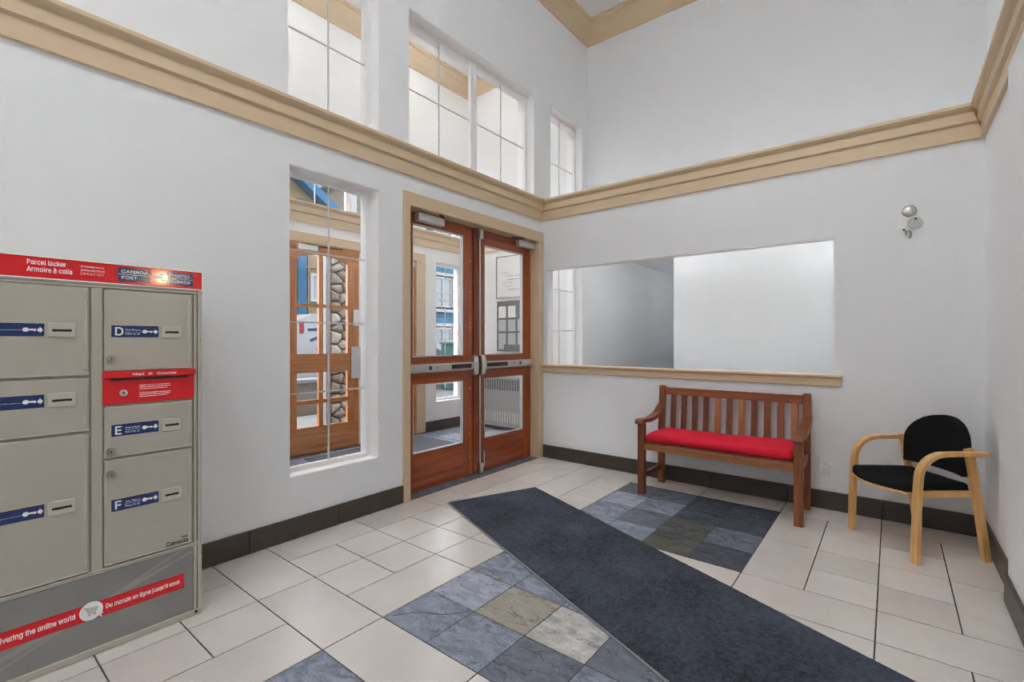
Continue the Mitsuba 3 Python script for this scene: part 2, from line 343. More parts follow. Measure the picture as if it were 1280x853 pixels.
# baseboards: dark tiles standing along the walls
def base_run(key, a, b, nrm, lab):
    a, b = np.array(a, float), np.array(b, float); L = np.linalg.norm(b - a); d = (b - a) / L; n = np.array(nrm, float)
    tag(key, kind='structure', label=lab); s = 0.0
    while s < L - .01:
        e = min(s + .61, L); q0, q1 = a + d * (s + .001), a + d * (e - .001)
        c = np.vstack([q0, q1, q0 + n * .016, q1 + n * .016]); lo, hi = c.min(0), c.max(0)
        add(key + '__tile', bx(lo[0], hi[0], lo[1], hi[1], 0.0005, .143, .003), 'base'); s = e
base_run('baseboard_left', (X0, YS), (X0, 2.479), (1, 0), 'dark brown tile baseboard along the window wall')
base_run('baseboard_bench', (X0 + .016, Y0), (X1 - .016, Y0), (0, -1), 'dark brown tile baseboard under the bench wall')
base_run('baseboard_right', (X1, Y0), (X1, 3.441), (-1, 0), 'dark brown tile baseboard beside the armchair')
base_run('baseboard_right_near', (.46, 3.44), (.46, YS), (-1, 0), 'dark brown tile baseboard on the near right wall')
base_run('baseboard_vestibule', (XE, 4.62), (XE, Y1), (1, 0), 'dark baseboard in the vestibule')
base_run('baseboard_vestibule_side', (XE + .016, Y1), (X0 - WT, Y1), (0, -1), 'baseboard under the vestibule heater')

# ------------------------------------------------------------------ tan mouldings
BAND = [(-.002, 2.686), (.022, 2.686), (.022, 2.784), (.030, 2.790), (.042, 2.796), (.042, 2.862), (.050, 2.868), (.062, 2.874), (.074, 2.886), (.078, 2.892), (.078, 2.912), (-.002, 2.912)]
CROWN = [(-.002, 5.165), (.018, 5.165), (.022, 5.190), (.030, 5.200), (.060, 5.232), (.100, 5.290), (.125, 5.350), (.130, 5.375), (.150, 5.380), (.150, CEIL - .001), (-.002, CEIL - .001)]
add('trim_1', profile_run(BAND, [(X0, YS, 1, 0), (X0, Y0, 1, -1)]), 'tan', kind='structure', label='tan moulding band along the window wall')
add('trim_2', profile_run(BAND, [(X0, Y0, 1, -1), (X1, Y0, -1, -1)]), 'tan', kind='structure', label='tan moulding band on top of the bench wall')
add('trim_3', profile_run(BAND, [(X1, Y0, -1, -1), (X1, YS, -1, 0)]), 'tan', kind='structure', label='tan moulding band on the right wall')
add('trim_4', cat(bx(X0 + .0, X1, Y0 - .02, Y0 + .17, 2.885, 2.911), bx(X1 - .02, .61, YS, Y1, 2.885, 2.911)), 'tan', kind='structure', label='flat tan ledge on top of the partition')
add('trim_5', profile_run(CROWN, [(X0, YS, 1, 1), (X0, Y1, 1, -1), (.61, Y1, -1, -1), (.61, YS, -1, 1), ]), 'tan', kind='structure', label='tan crown moulding under the high ceiling')
add('trim_6', profile_run(BAND, [(XE, 1.0, 1, 0), (XE, Y1, 1, -1), (X0 - WT, Y1, 0, -1)]), 'tan', kind='structure', label='tan moulding band inside the vestibule')
add('trim_7', profile_run(CROWN, [(XE, 1.0, 1, 0), (XE, Y1, 1, -1), (X0 - WT, Y1, 0, -1)]), 'tan', kind='structure', label='tan crown moulding inside the vestibule')

# sill of the pass-through opening
add('trim_8', cat(bx(-3.115, -.302, Y0 - .022, Y0 - .0005, .966, 1.035, .004), bx(-3.12, -.296, Y0 - .045, Y0 + .13, 1.035, 1.054, .004)), 'tan', kind='structure', label='tan wooden sill under the long opening')

add('trim_12', bx(-3.053, -.354, Y0 + .0005, Y0 + .1195, 2.127, 2.1325), 'white', kind='structure', label='white edge of the plaster above the long opening')
# door casing of the inner doors
add('trim_9', cat(bx(X0 - .001, X0 + .02, 2.479, 2.549, 0.001, 2.44, .003), bx(X0 - .001, X0 + .02, 4.375, 4.454, 0.001, 2.44, .003), bx(X0 - .001, X0 + .02, 2.479, 4.454, 2.44, 2.552, .003)), 'tan', kind='structure', label='tan door casing around the wooden double doors')
add('trim_10', cat(bx(X0 - WT, X0, 2.530, 2.549, .001, 2.44), bx(X0 - WT, X0, 4.375, 4.394, .001, 2.44), bx(X0 - WT, X0, 2.530, 4.394, 2.44, 2.459)), 'tan', kind='structure', label='tan door jamb of the wooden double doors')
# casing of the outer doors (vestibule side)
add('trim_11', cat(bx(XE - .001, XE + .02, 2.50, 2.61, .001, 2.46, .003), bx(XE - .001, XE + .02, 4.44, 4.606, .001, 2.46, .003), bx(XE - .001, XE + .02, 2.50, 4.606, 2.46, 2.57, .003)), 'tan', kind='structure', label='tan casing around the outer doors')

# ------------------------------------------------------------------ windows
def window(n, xg, ya, yb, za, zb, cols, rows, sashes, lab, fr=.034, inside=1):
    key = f'window_{n}'; tag(key, kind='structure', label=lab)
    # white drywall return liner, vinyl frame, panes, thin grid bars
    t = .006; xi = xg + inside * .115; xo = xg - inside * .115
    add(key + '__reveal', cat(bx(xo, xi, ya, ya + t, za, zb), bx(xo, xi, yb - t, yb, za, zb), bx(xo, xi, ya, yb, zb - t, zb), bx(xo, xi, ya, yb, za, za + t)), 'white')
    a, b, c, d = ya + t, yb - t, za + t, zb - t; w = (b - a) / sashes
    for s in range(sashes):
        a0, b0 = a + w * s, a + w * (s + 1)
        add(key + '__frame', cat(bx(xg - .022, xg + .022, a0, a0 + fr, c, d, .003), bx(xg - .022, xg + .022, b0 - fr, b0, c, d, .003),
                                 bx(xg - .022, xg + .022, a0 + fr, b0 - fr, c, c + fr, .003), bx(xg - .022, xg + .022, a0 + fr, b0 - fr, d - fr, d, .003),
                                 bx(xg - .012, xg + .026, a0 + fr, a0 + fr + .008, c + fr, d - fr), bx(xg - .012, xg + .026, b0 - fr - .008, b0 - fr, c + fr, d - fr)), 'vinyl')
        A, B, C, D = a0 + fr, b0 - fr, c + fr, d - fr; pw, ph = (B - A) / cols, (D - C) / rows
        for i in range(cols):
            for j in range(rows):
                P = np.array([(xg, A + pw * i, C + ph * j), (xg, A + pw * (i + 1), C + ph * j), (xg, A + pw * (i + 1), C + ph * (j + 1)), (xg, A + pw * i, C + ph * (j + 1))])
                add(key + '__pane', trimesh.Trimesh(P, [(0, 1, 2), (0, 2, 3)], process=False), 'glass')
        for i in range(1, cols): add(key + '__grid_bar', bx(xg - .005, xg + .005, A + pw * i - .005, A + pw * i + .005, C, D), 'muntin')
        for j in range(1, rows): add(key + '__grid_bar', bx(xg - .004, xg + .004, A, B, C + ph * j - .005, C + ph * j + .005), 'muntin')
window(1, XG, 1.545, 2.25, *TZ, 2, 4, 1, 'tall window left of the double doors, four rows of panes')
window(2, XG, 1.535, 2.254, *UZ, 2, 2, 1, 'upper window above the tall window')
window(3, XG, 2.544, 4.314, *UZ, 2, 2, 2, 'wide upper window with two sashes above the doors')
window(4, XG, 4.633, 5.37, *UZ, 2, 2, 1, 'narrow upper window at the corner')
window(5, XG, 4.633, 5.37, *TZ, 2, 4, 1, 'tall window behind the partition, seen through the opening')
XO = XE - .12
window(6, XO, 1.545, 2.25, *TZ, 2, 4, 1, 'tall window of the outer wall left of the outer doors')
window(7, XO, 1.535, 2.254, *UZ, 2, 2, 1, 'upper window of the outer wall above its tall window')
window(8, XO, 2.544, 4.314, *UZ, 2, 2, 2, 'wide transom window above the outer doors')
window(9, XO, 4.633, 5.37, *UZ, 2, 2, 1, 'upper corner window of the outer wall')
window(10, XO, 4.823, 5.42, *TZ, 2, 4, 1, 'tall window of the outer wall seen through the left door')

# ------------------------------------------------------------------ inner double doors
DX0, DX1 = XG - .022, XG + .022
def pane_x(x, a, b, c, d):
    return trimesh.Trimesh([(x, a, c), (x, b, c), (x, b, d), (x, a, d)], [(0, 1, 2), (0, 2, 3)], process=False)
def leaf(key, a, b, g0, g1, hinge, lab, top):
    tag(key, kind='structure', label=lab)
    z = [.012, .338, .942, 1.180, top, 2.432]
    add(key + '__stile', bx(DX0, DX1, a, g0, z[0], z[5], .003), 'doorwood_v'); add(key + '__stile', bx(DX0, DX1, g1, b, z[0], z[5], .003), 'doorwood_v')
    for lo, hi in ((z[0], z[1]), (z[2], z[3]), (z[4], z[5])): add(key + '__rail', bx(DX0 + .0015, DX1 - .0015, g0, g1, lo, hi), 'doorwood_h')
    for lo, hi in ((z[1], z[2]), (z[3], z[4])):
        add(key + '__pane', pane_x(XG, g0, g1, lo, hi), 'glass')
        q = .009
        add(key + '__glazing_bead', cat(bx(XG - .016, XG + .018, g0, g0 + q, lo, hi), bx(XG - .016, XG + .018, g1 - q, g1, lo, hi), bx(XG - .016, XG + .018, g0, g1, lo, lo + q), bx(XG - .016, XG + .018, g0, g1, hi - q, hi)), 'satin')
    # push bar across the middle rail
    s = 1 if hinge == 'left' else -1
    ya, yb = (a + .02, b - .075) if hinge == 'left' else (a + .075, b - .02)
    add(key + '__push_bar', cat(bx(DX1, DX1 + .045, ya, yb, 1.048, 1.116, .006), bx(DX1, DX1 + .03, ya, yb, 1.04, 1.048)), 'satin')
    gy = (yb - .30, yb - .035) if hinge == 'left' else (ya + .035, ya + .36)
    add(key + '__push_bar__push_pad', bx(DX1 + .045, DX1 + .052, *gy, 1.062, 1.102, .003), 'darkmetal')
    ky = (ya + .24) if hinge == 'left' else (yb - .24)
    add(key + '__push_bar__lock_stud', bx(DX1 + .045, DX1 + .049, ky, ky + .03, 1.066, 1.098, .002), 'darkmetal')
    add(key + '__push_bar__screw', cyl((DX1 + .044, ky + s * .09, 1.082), (DX1 + .049, ky + s * .09, 1.082), .006), 'darkmetal')
    ca = (b - .085, b - .025) if hinge == 'left' else (a + .02, a + .08)
    # bowed end head of the push bar
    pts = [(DX1 + o, 0, zz) for o, zz in ((.0, .985), (.035, .985), (.055, 1.0), (.062, 1.05), (.062, 1.115), (.055, 1.165), (.035, 1.18), (.0, 1.18))]
    add(key + '__push_bar__end_head', ex_y(Polygon([(q[0], q[2]) for q in pts]), *ca), 'steel')
    # door closer on the top rail
    cy = (a + .13, a + .43) if hinge == 'left' else (b - .28, b - .004)
    add(key + '__closer', bx(DX1, DX1 + .065, *cy, 2.355, 2.425, .006), 'closer')
    hinge_y = cy[0] + .1 if hinge == 'left' else cy[0] + .16
    add(key + '__closer__spindle', cyl((DX1 + .035, hinge_y, 2.42), (DX1 + .035, hinge_y, 2.452), .018), 'satin')
    e = hinge_y + .22 if hinge == 'left' else hinge_y - .26
    add(key + '__closer__arm', cat(along((DX1 + .035, hinge_y, 2.444), (DX1 + .10, (hinge_y + e) / 2, 2.444), .02, .007), along((DX1 + .10, (hinge_y + e) / 2, 2.436), (DX1 + .03, e, 2.436), .018, .007)), 'darkmetal')
leaf('door_1', 2.553, 3.462, 2.668, 3.288, 'left', 'left leaf of the red-brown wooden double doors with glass panels', 2.338)
leaf('door_2', 3.466, 4.371, 3.590, 4.232, 'right', 'right leaf of the red-brown wooden double doors with glass panels', 2.292)
add('door_1__astragal', bx(DX1, DX1 + .018, 3.418, 3.466, .02, 2.43, .003), 'doorwood_dark')
for zz in (.19, .42, .66, .86, 1.45, 1.80, 2.1): add('door_1__screw', cyl((DX1 + .0, 3.375, zz), (DX1 + .004, 3.375, zz), .006, 10), 'satin')
add('door_2__flush_rod', cat(cyl((DX1 + .020, 3.500, .10), (DX1 + .020, 3.500, 1.0), .009), cyl((DX1 + .020, 3.500, 1.17), (DX1 + .020, 3.500, 2.36), .009)), 'satin', 30)
add('door_2__flush_rod__guide', cat(bx(DX1, DX1 + .034, 3.484, 3.516, .50, .53, .003)), 'brass')
add('door_2__top_latch', bx(DX1, DX1 + .05, 3.480, 3.525, 2.33, 2.43, .006), 'satin')
add('door_2__bottom_latch', bx(DX1, DX1 + .05, 3.480, 3.525, .012, .11, .006), 'steel')
add('door_2__foot_bolt', cyl((DX1 + .016, 3.565, .06), (DX1 + .016, 3.565, .22), .008), 'steel')

# ------------------------------------------------------------------ outer double doors with four-light upper and lower glazing
OX0, OX1, OXG = XE - .048, XE + .002, XE - .023
def outer_leaf(key, a, b, flip, lab):
    tag(key, kind='structure', label=lab)
    m = lambda y: (a + b - y) if flip else y
    def B(y0, y1, z0, z1, x0=OX0, x1=OX1, bv=.003): return bx(x0, x1, m(y0), m(y1), z0, z1, bv)
    ga, gm0, gm1, gb = a + .075, a + .345, a + .395, b - .155
    p = sbox(min(m(a), m(b)), .012, max(m(a), m(b)), 2.455)
    def arch(y0, y1, z0, z1, rise):
        ys = np.linspace(y0, y1, 9); c = (ga + gb) / 2; h = (gb - ga) / 2
        return Polygon([(m(y0), z0)] + [(m(y), z1 + rise * (1 - ((y - c) / h) ** 2) - rise * .5) for y in ys] + [(m(y1), z0)])
    panes = [arch(ga, gm0, 1.755, 2.31, .07), arch(gm1, gb, 1.755, 2.31, .07), sbox(*sorted((m(ga), m(gm0)))[:1], 1.17, sorted((m(ga), m(gm0)))[1], 1.715), sbox(sorted((m(gm1), m(gb)))[0], 1.17, sorted((m(gm1), m(gb)))[1], 1.715)]
    for z0, z1 in ((.63, .95), (.315, .585)):
        for y0, y1 in ((ga, gm0), (gm1, gb)): panes.append(sbox(min(m(y0), m(y1)), z0, max(m(y0), m(y1)), z1))
    for q in panes: p = p.difference(q)
    # stiles and rails of the leaf, cut apart from the one pierced outline
    cuts = [(sbox(-9, -1, 9, .315), 'rail', 'h'), (sbox(-9, .95, 9, 1.17), 'rail', 'h'), (sbox(-9, 2.25, 9, 9), 'rail', 'h'),
            (sbox(min(m(a), m(ga)), .315, max(m(a), m(ga)), 2.25), 'stile', 'v'), (sbox(min(m(gb), m(b)), .315, max(m(gb), m(b)), 2.25), 'stile', 'v'), (sbox(min(m(ga), m(gb)), .315, max(m(ga), m(gb)), 2.25), 'muntin', 'v')]
    left = p
    for c, nm, d in cuts:
        q = left.intersection(c); left = left.difference(c)
        gs = [g for g in getattr(q, 'geoms', [q]) if g.area > 1e-5]
        if gs: add(f'{key}__{nm}', cat(*[ex_x(g, OX0, OX1) for g in gs]), 'outerwood_' + d)
    for q in panes:
        v = np.array(q.exterior.coords)[:-1]; c = v.mean(0)
        V = np.vstack([[OXG, *c], np.c_[np.full(len(v), OXG), v]]); n = len(v)
        add(key + '__pane', trimesh.Trimesh(V, [(0, 1 + k, 1 + (k + 1) % n) for k in range(n)], process=False), 'glass')
    cy = sorted((m(a + .06), m(a + .30)))
    add(key + '__closer', bx(OX1, OX1 + .065, *cy, 2.36, 2.425, .005), 'closer')
    add(key + '__closer__arm', along((OX1 + .03, m(a + .16), 2.432), (OX1 + .05, m(a + .62), 2.432), .02, .01), 'darkmetal')
outer_leaf('door_3', 2.632, 3.512, False, 'left leaf of the lighter brown outer doors seen through the tall window')
outer_leaf('door_4', 3.545, 4.436, True, 'right leaf of the lighter brown outer doors seen through the left inner leaf')
add('door_3__weather_strip', bx(OX1, OX1 + .012, 3.515, 3.54, .01, 2.44), 'white')
add('door_3__plate', bx(OX1 + .012, OX1 + .018, 3.395, 3.61, .85, 1.25, .002), 'closer')
add('door_3__notice', bx(OX1 + .013, OX1 + .015, 3.425, 3.570, 1.515, 1.715), 'paper')

# ------------------------------------------------------------------ vestibule contents
nb = thing('notice_board', 'framed white notice board on the vestibule side wall behind the right door leaf', 'notice board')
add(nb + '__sheet', bx(-4.672, -3.98, Y1 - .012, Y1 - .002, 1.972, 2.58), 'paper')
add(nb + '__frame', cat(bx(-4.681, -4.668, Y1 - .02, Y1 - .001, 1.963, 2.588), bx(-3.984, -3.971, Y1 - .02, Y1 - .001, 1.963, 2.588), bx(-4.668, -3.984, Y1 - .02, Y1 - .001, 1.963, 1.976), bx(-4.668, -3.984, Y1 - .02, Y1 - .001, 2.575, 2.588)), 'lockmetal')
lines = [bx(-4.56 + .05 * (k % 3), -4.56 + .05 * (k % 3) + .12 + .06 * ((k * 7) % 4), Y1 - .0135, Y1 - .012, 2.33 - .05 * k, 2.335 - .05 * k) for k in range(6)]
add(nb + '__print', cat(*lines), 'panel_grey')
dd = thing('entry_directory', 'dark wall-mounted entry directory with name cards below the notice board', 'intercom')
add(dd + '__housing', bx(-4.641, -4.06, Y1 - .05, Y1 - .001, 1.169, 1.915, .006), 'directory')
for r_ in range(3):
    for c_ in range(3):
        if r_ == 0 and c_ == 2: continue
        add(dd + '__card', bx(-4.60 + .18 * c_, -4.46 + .18 * c_, Y1 - .054, Y1 - .05, 1.665 - .20 * r_, 1.835 - .20 * r_), 'directory_card' if r_ else 'paper')
add(dd + '__keypad', bx(-4.60, -4.50, Y1 - .056, Y1 - .05, 1.20, 1.30), 'directory_card')
ht = thing('wall_heater', 'grey wall heater with slotted top grille seen through the right door leaf', 'heater')
add(ht + '__casing', bx(-4.905, -3.80, Y1 - .13, Y1 - .017, .06, .80, .01), 'heater')
for k in range(22): add(ht + '__slot', bx(-4.85 + .047 * k, -4.82 + .047 * k, Y1 - .133, Y1 - .128, .60, .76), 'heater_dark')
for k in range(22): add(ht + '__vent_fin', bx(-4.85 + .047 * k, -4.825 + .047 * k, Y1 - .137, Y1 - .129, .13, .28, .002), 'lockerplate')
add('entrance_mat', bx(-5.12, -3.55, 2.70, 4.35, .001, .009, .003), 'mat_grey', label='dark entrance mat on the slate floor between the inner and outer doors', cat='mat')

# ------------------------------------------------------------------ lamps
def dome_lamp(x, y, r, L, lab):
    k = thing('ceiling_lamp', lab, 'ceiling lamp', 'round ceiling lamps')
    a = np.linspace(0, math.pi / 2, 10)
    prof = np.c_[r * np.cos(a), -0.55 * r * np.sin(a)]
    d = trimesh.creation.revolve(prof[::-1], sections=32); d.apply_translation((x, y, CEIL - .035)); 
    if (d.face_normals * (d.triangles_center - np.array([x, y, CEIL]))).sum() < 0: d.invert()
    key = add(k + '__shade', d, 'white')
    scene[key]['emitter'] = {'type': 'area', 'radiance': {'type': 'rgb', 'value': [L * .98, L * .99, L]}}
    ring = trimesh.creation.annulus(r * .9, r * 1.06, .034, sections=32); ring.apply_translation((x, y, CEIL - .018)); add(k + '__rim', ring, 'satin')
dome_lamp(-0.9, -0.9, .30, ROOM_LAMP, 'round white dome lamp on the high ceiling above the viewer')
dome_lamp(-0.9, -3.1, .30, ROOM_LAMP, 'round white dome lamp on the high ceiling near the rear wall')
dome_lamp(-0.5, 2.0, .30, MID_LAMP, 'round white dome lamp on the high ceiling above the long rug')
dome_lamp(-4.32, 2.3, .26, VEST_LAMP, 'round white dome lamp on the vestibule ceiling near its far end')
dome_lamp(-4.32, 4.3, .26, VEST_LAMP, 'round white dome lamp on the vestibule ceiling near the notice board')
def strip_lamp(xa, xb, y, z, L, lab):
    k = thing('strip_lamp', lab, 'strip lamp', 'strip lamps behind the partition')
    add(k + '__housing', bx(xa, xb, y - .05, y + .02, z, z + .05, .004), 'white')
    d = add(k + '__diffuser', bx(xa + .02, xb - .02, y - .04, y + .01, z - .035, z - .0005, .012), 'white')
    scene[d]['emitter'] = {'type': 'area', 'radiance': {'type': 'rgb', 'value': [L, L * .985, L * .965]}}
strip_lamp(-2.75, -1.55, Y0 + .19, 2.60, ALCOVE_LAMP, 'white strip lamp behind the partition, nearer the window wall')
strip_lamp(-.95, .25, Y0 + .19, 2.60, ALCOVE_LAMP, 'white strip lamp behind the partition, nearer the right wall')
for ya, yb, L, lab in ((7.36, 8.6, .24, 'white strip lamp on the corridor side wall, at its far end'), (5.80, 6.36, .75, 'white strip lamp on the corridor side wall, at its near end')):
    k = thing('strip_lamp', lab, 'strip lamp', 'strip lamps behind the partition'); L *= ALCOVE_LAMP
    add(k + '__housing', bx(-2.02, -1.9805, ya, yb, 2.10, 2.18, .004), 'white')
    d = add(k + '__diffuser', bx(-2.045, -2.0205, ya + .04, yb - .04, 2.11, 2.17, .01), 'white')
    scene[d]['emitter'] = {'type': 'area', 'radiance': {'type': 'rgb', 'value': [L, L * .985, L * .965]}}
def strip_lamp_y(ya, yb, x, z, L, lab):
    k = thing('strip_lamp', lab, 'strip lamp', 'strip lamps in the vestibule')
    add(k + '__housing', bx(x - .02, X0 - WT - .0005, ya, yb, z, z + .05, .004), 'white')
    d = add(k + '__diffuser', bx(x - .01, x + .04, ya + .02, yb - .02, z - .035, z - .0005, .012), 'white')
    scene[d]['emitter'] = {'type': 'area', 'radiance': {'type': 'rgb', 'value': [L, L * .99, L * .97]}}
strip_lamp_y(1.2, 2.3, X0 - WT - .10, 2.72, PORCH_LAMP, 'white strip lamp inside the vestibule, above its tall window')
strip_lamp_y(2.9, 4.1, X0 - WT - .10, 2.72, PORCH_LAMP, 'white strip lamp inside the vestibule, above the double doors')
strip_lamp_y(4.6, 5.4, X0 - WT - .10, 2.72, PORCH_LAMP, 'white strip lamp inside the vestibule, by the notice board')
sc_ = thing('wall_sconce', 'small wall lamp with a warm globe on the near right wall', 'wall lamp')
g = trimesh.creation.icosphere(3, .040); g.apply_translation((.36, 1.51, 1.94))
kk = add(sc_ + '__globe', g, 'white', True); scene[kk]['emitter'] = {'type': 'area', 'radiance': {'type': 'rgb', 'value': [SCONCE, SCONCE * .72, SCONCE * .40]}}
add(sc_ + '__bracket', cat(cyl((.459, 1.51, 1.87), (.445, 1.51, 1.87), .05, 24), tube([(.45, 1.51, 1.87), (.40, 1.51, 1.855), (.365, 1.51, 1.868), (.36, 1.51, 1.905)], .008)), 'satin', 40)

# ------------------------------------------------------------------ parcel locker
LX = -2.62
pl = thing('parcel_locker', 'beige metal parcel locker with a red sign on top standing against the left wall', 'parcel locker')
YA, YB_ = -.10, .868
add(pl + '__cabinet', cat(bx(-3.10, LX - .012, YA, YB_ - .004, .03, 1.655, .004)), 'locker')
def fr(y0, y1, z0, z1, x1=LX, b=.0025): return bx(LX - .02, x1, y0, y1, z0, z1, b)
add(pl + '__front_frame', cat(fr(YA, YB_, 1.555, 1.568), fr(.455 + .004, .497, .345, 1.556), fr(.834, .848, .0, 1.556), fr(.851, YB_, .0, 1.568, LX + .004), fr(YA, .03, .345, 1.556),
                              fr(YA, YB_, .333, .352), fr(YA, YB_, .345, .352, LX + .004), fr(YA, YB_, .001, .030, LX + .006), fr(YA, YB_, 1.545, 1.555, LX + .004)), 'locker')
hd = add(pl + '__sign', bx(LX - .06, LX + .006, YA, YB_, 1.569, 1.652, .003), 'red', label='red sign with white lettering and a navy panel')
add(pl + '__sign__edge', cat(bx(LX - .02, LX + .008, YA, YB_, 1.650, 1.656), bx(LX - .02, LX + .008, YA, YB_, 1.564, 1.569), bx(LX - .02, LX + .008, YB_ - .0015, YB_ + .003, 1.564, 1.656)), 'print')
XS = LX + .006
add(pl + '__sign__lettering', cat(text_x('Parcel locker', .0185, XS, .268, 1.620, bold=True, width=.112), text_x('Armoire à colis', .0185, XS, .268, 1.592, bold=True, width=.132)), 'print')
add(pl + '__sign__contact_lettering', cat(text_x('canadapost.ca', .0085, XS, .425, 1.625, width=.074), text_x('postescanada.ca', .0085, XS, .425, 1.610, width=.076), text_x('1 800 267-1177', .0095, XS, .425, 1.594, width=.074)), 'print')
for q in ((.546, .662), (.728, .828)): add(pl + '__sign__name_panel', bx(XS, XS + .001, *q, 1.581, 1.640), 'navy')
XN = XS + .001
add(pl + '__sign__name', cat(text_x('CANADA', .0135, XN, .557, 1.617, width=.095, bold=True), text_x('POST', .0135, XN, .557, 1.590, width=.055, bold=True), text_x('POSTES', .0135, XN, .742, 1.617, width=.072, bold=True), text_x('CANADA', .0135, XN, .738, 1.590, width=.078, bold=True),
                             bx(XN, XN + .001, .546, .668, 1.6095, 1.6118), bx(XN, XN + .001, .722, .828, 1.6095, 1.6118)), 'print')
def disc_x(x, y, z, r, t=.001, n=32):
    return ex_x(Polygon([(y + r * math.cos(2 * math.pi * k / n), z + r * math.sin(2 * math.pi * k / n)) for k in range(n)]), x, x + t)
add(pl + '__sign__emblem', cat(ex_x(Polygon([(.668, 1.598), (.722, 1.611), (.668, 1.624), (.682, 1.611)]), XN, XN + .002), ex_x(Polygon([(.690, 1.592), (.726, 1.600), (.700, 1.604)]), XN, XN + .002), ex_x(Polygon([(.690, 1.630), (.726, 1.622), (.700, 1.618)]), XN, XN + .002)), 'print')
def locker_door(y0, y1, z0, z1, letter, lab_y, lab_z, slot, lock):
    d = pl + '__door'; base, k = d, 0
    while d in scene: k += 1; d = f'{base}_{k:03d}'
    p = bx(LX - .014, LX + .003, y0 + .003, y1 - .003, z0 + .003, z1 - .003, .005)
    add(d, p, 'locker')
    X = LX + .003
    add(d + '__pressed_edge', cat(bx(X - .003, X + .004, y1 - .022, y1 - .008, z0 + .02, z1 - .02, .003)), 'locker')
    add(d + '__lower_lip', bx(X - .004, X + .003, y0 + .003, y1 - .003, z0 + .002, z0 + .007, .0015), 'lockerplate')
    w = .168 if letter in 'DEF' else .235
    a, b = lab_y, lab_y + w
    add(d + '__label_plate', bx(X, X + .0015, a, b, lab_z, lab_z + .050, .0005), 'navy')
    XL = X + .0015; rk = b
    key = ex_x(shapely.union_all([Polygon([(rk - .052 + .009 * math.cos(t), lab_z + .025 + .0085 * math.sin(t)) for t in np.linspace(0, 2 * math.pi, 20)[:-1]]), sbox(rk - .046, lab_z + .0225, rk - .022, lab_z + .0285), sbox(rk - .029, lab_z + .019, rk - .025, lab_z + .024)]), XL, XL + .001)
    arrow = ex_x(Polygon([(rk - .019, lab_z + .019), (rk - .013, lab_z + .019), (rk - .013, lab_z + .012), (rk - .003, lab_z + .025), (rk - .013, lab_z + .038), (rk - .013, lab_z + .031), (rk - .019, lab_z + .031)]), XL, XL + .001)
    add(d + '__label_lettering', cat(text_x(letter, .034, XL, a + .008, lab_z + .008, bold=True), text_x('Key Return', .0075, XL, a + .048, lab_z + .029), text_x('Retour de clé', .0075, XL, a + .046, lab_z + .011, width=.052), bx(XL, XL + .0005, a + .046, b - .064, lab_z + .0225, lab_z + .0235), key, arrow), 'print')
    s0, s1 = slot
    add(d + '__slot_plate', bx(X, X + .006, s0, s1, lab_z - .004, lab_z + .054, .003), 'lockerplate')
    add(d + '__slot_plate_hole', bx(X + .004, X + .0068, s0 + .014, s1 - .014, lab_z + .019, lab_z + .028), 'black')
    if lock:
        add(d + '__lock', cat(cyl((X, y0 + .023, lock), (X + .010, y0 + .023, lock), .016, 20), cyl((X + .01, y0 + .023, lock), (X + .016, y0 + .023, lock), .010, 16)), 'lockmetal', 40)
        add(d + '__keyhole', bx(X + .0155, X + .0165, y0 + .0215, y0 + .0245, lock - .005, lock + .005), 'black')
locker_door(.030, .457, 1.177, 1.548, 'A', .083, 1.339, (.326, .412), None)
locker_door(.030, .457, .945, 1.171, 'B', .083, 1.058, (.326, .412), None)
locker_door(.030, .457, .356, .940, 'C', .083, .625, (.326, .412), None)
locker_door(.499, .832, 1.190, 1.545, 'D', .525, 1.337, (.704, .784), 1.243)
locker_door(.499, .832, .818, 1.040, 'E', .525, .908, (.704, .784), .845)
locker_door(.499, .832, .358, .812, 'F', .525, .585, (.704, .784), .748)
X = LX + .003
ms = add(pl + '__mail_slot', cat(bx(LX - .014, LX + .004, .497, .834, 1.046, 1.158, .003), bx(LX - .012, LX + .022, .496, .838, 1.160, 1.188, .004)), 'red', label='red mail slot with a projecting hood')
add(pl + '__mail_slot__opening', bx(LX + .002, LX + .0045, .52, .81, 1.148, 1.158), 'black')
add(pl + '__mail_slot__lettering', text_x('Mail', .0105, LX + .022, .592, 1.169, bold=True, width=.042), 'print')
add(pl + '__mail_slot__lettering', text_x('Courrier', .0105, LX + .022, .682, 1.169, bold=True, width=.075), 'print')
add(pl + '__mail_slot__notice', cat( ex_x(Polygon([(.650, 1.169), (.668, 1.1745), (.650, 1.180), (.655, 1.1745)]), LX + .022, LX + .023),
    *[bx(LX + .004, LX + .0046, .622, .622 + .118 * (1 - .12 * (k % 3 == 2)), 1.122 - .008 * k - .010 * (k > 2), 1.1245 - .008 * k - .010 * (k > 2)) for k in range(6)]), 'print')
add(pl + '__mail_slot__lock', cat(disc_x(LX + .004, .566, 1.094, .0145, .004), disc_x(LX + .008, .566, 1.094, .0085, .002)), 'lockerplate')
add(pl + '__mail_slot__lock_core', disc_x(LX + .0101, .566, 1.094, .0045, .001), 'navy')
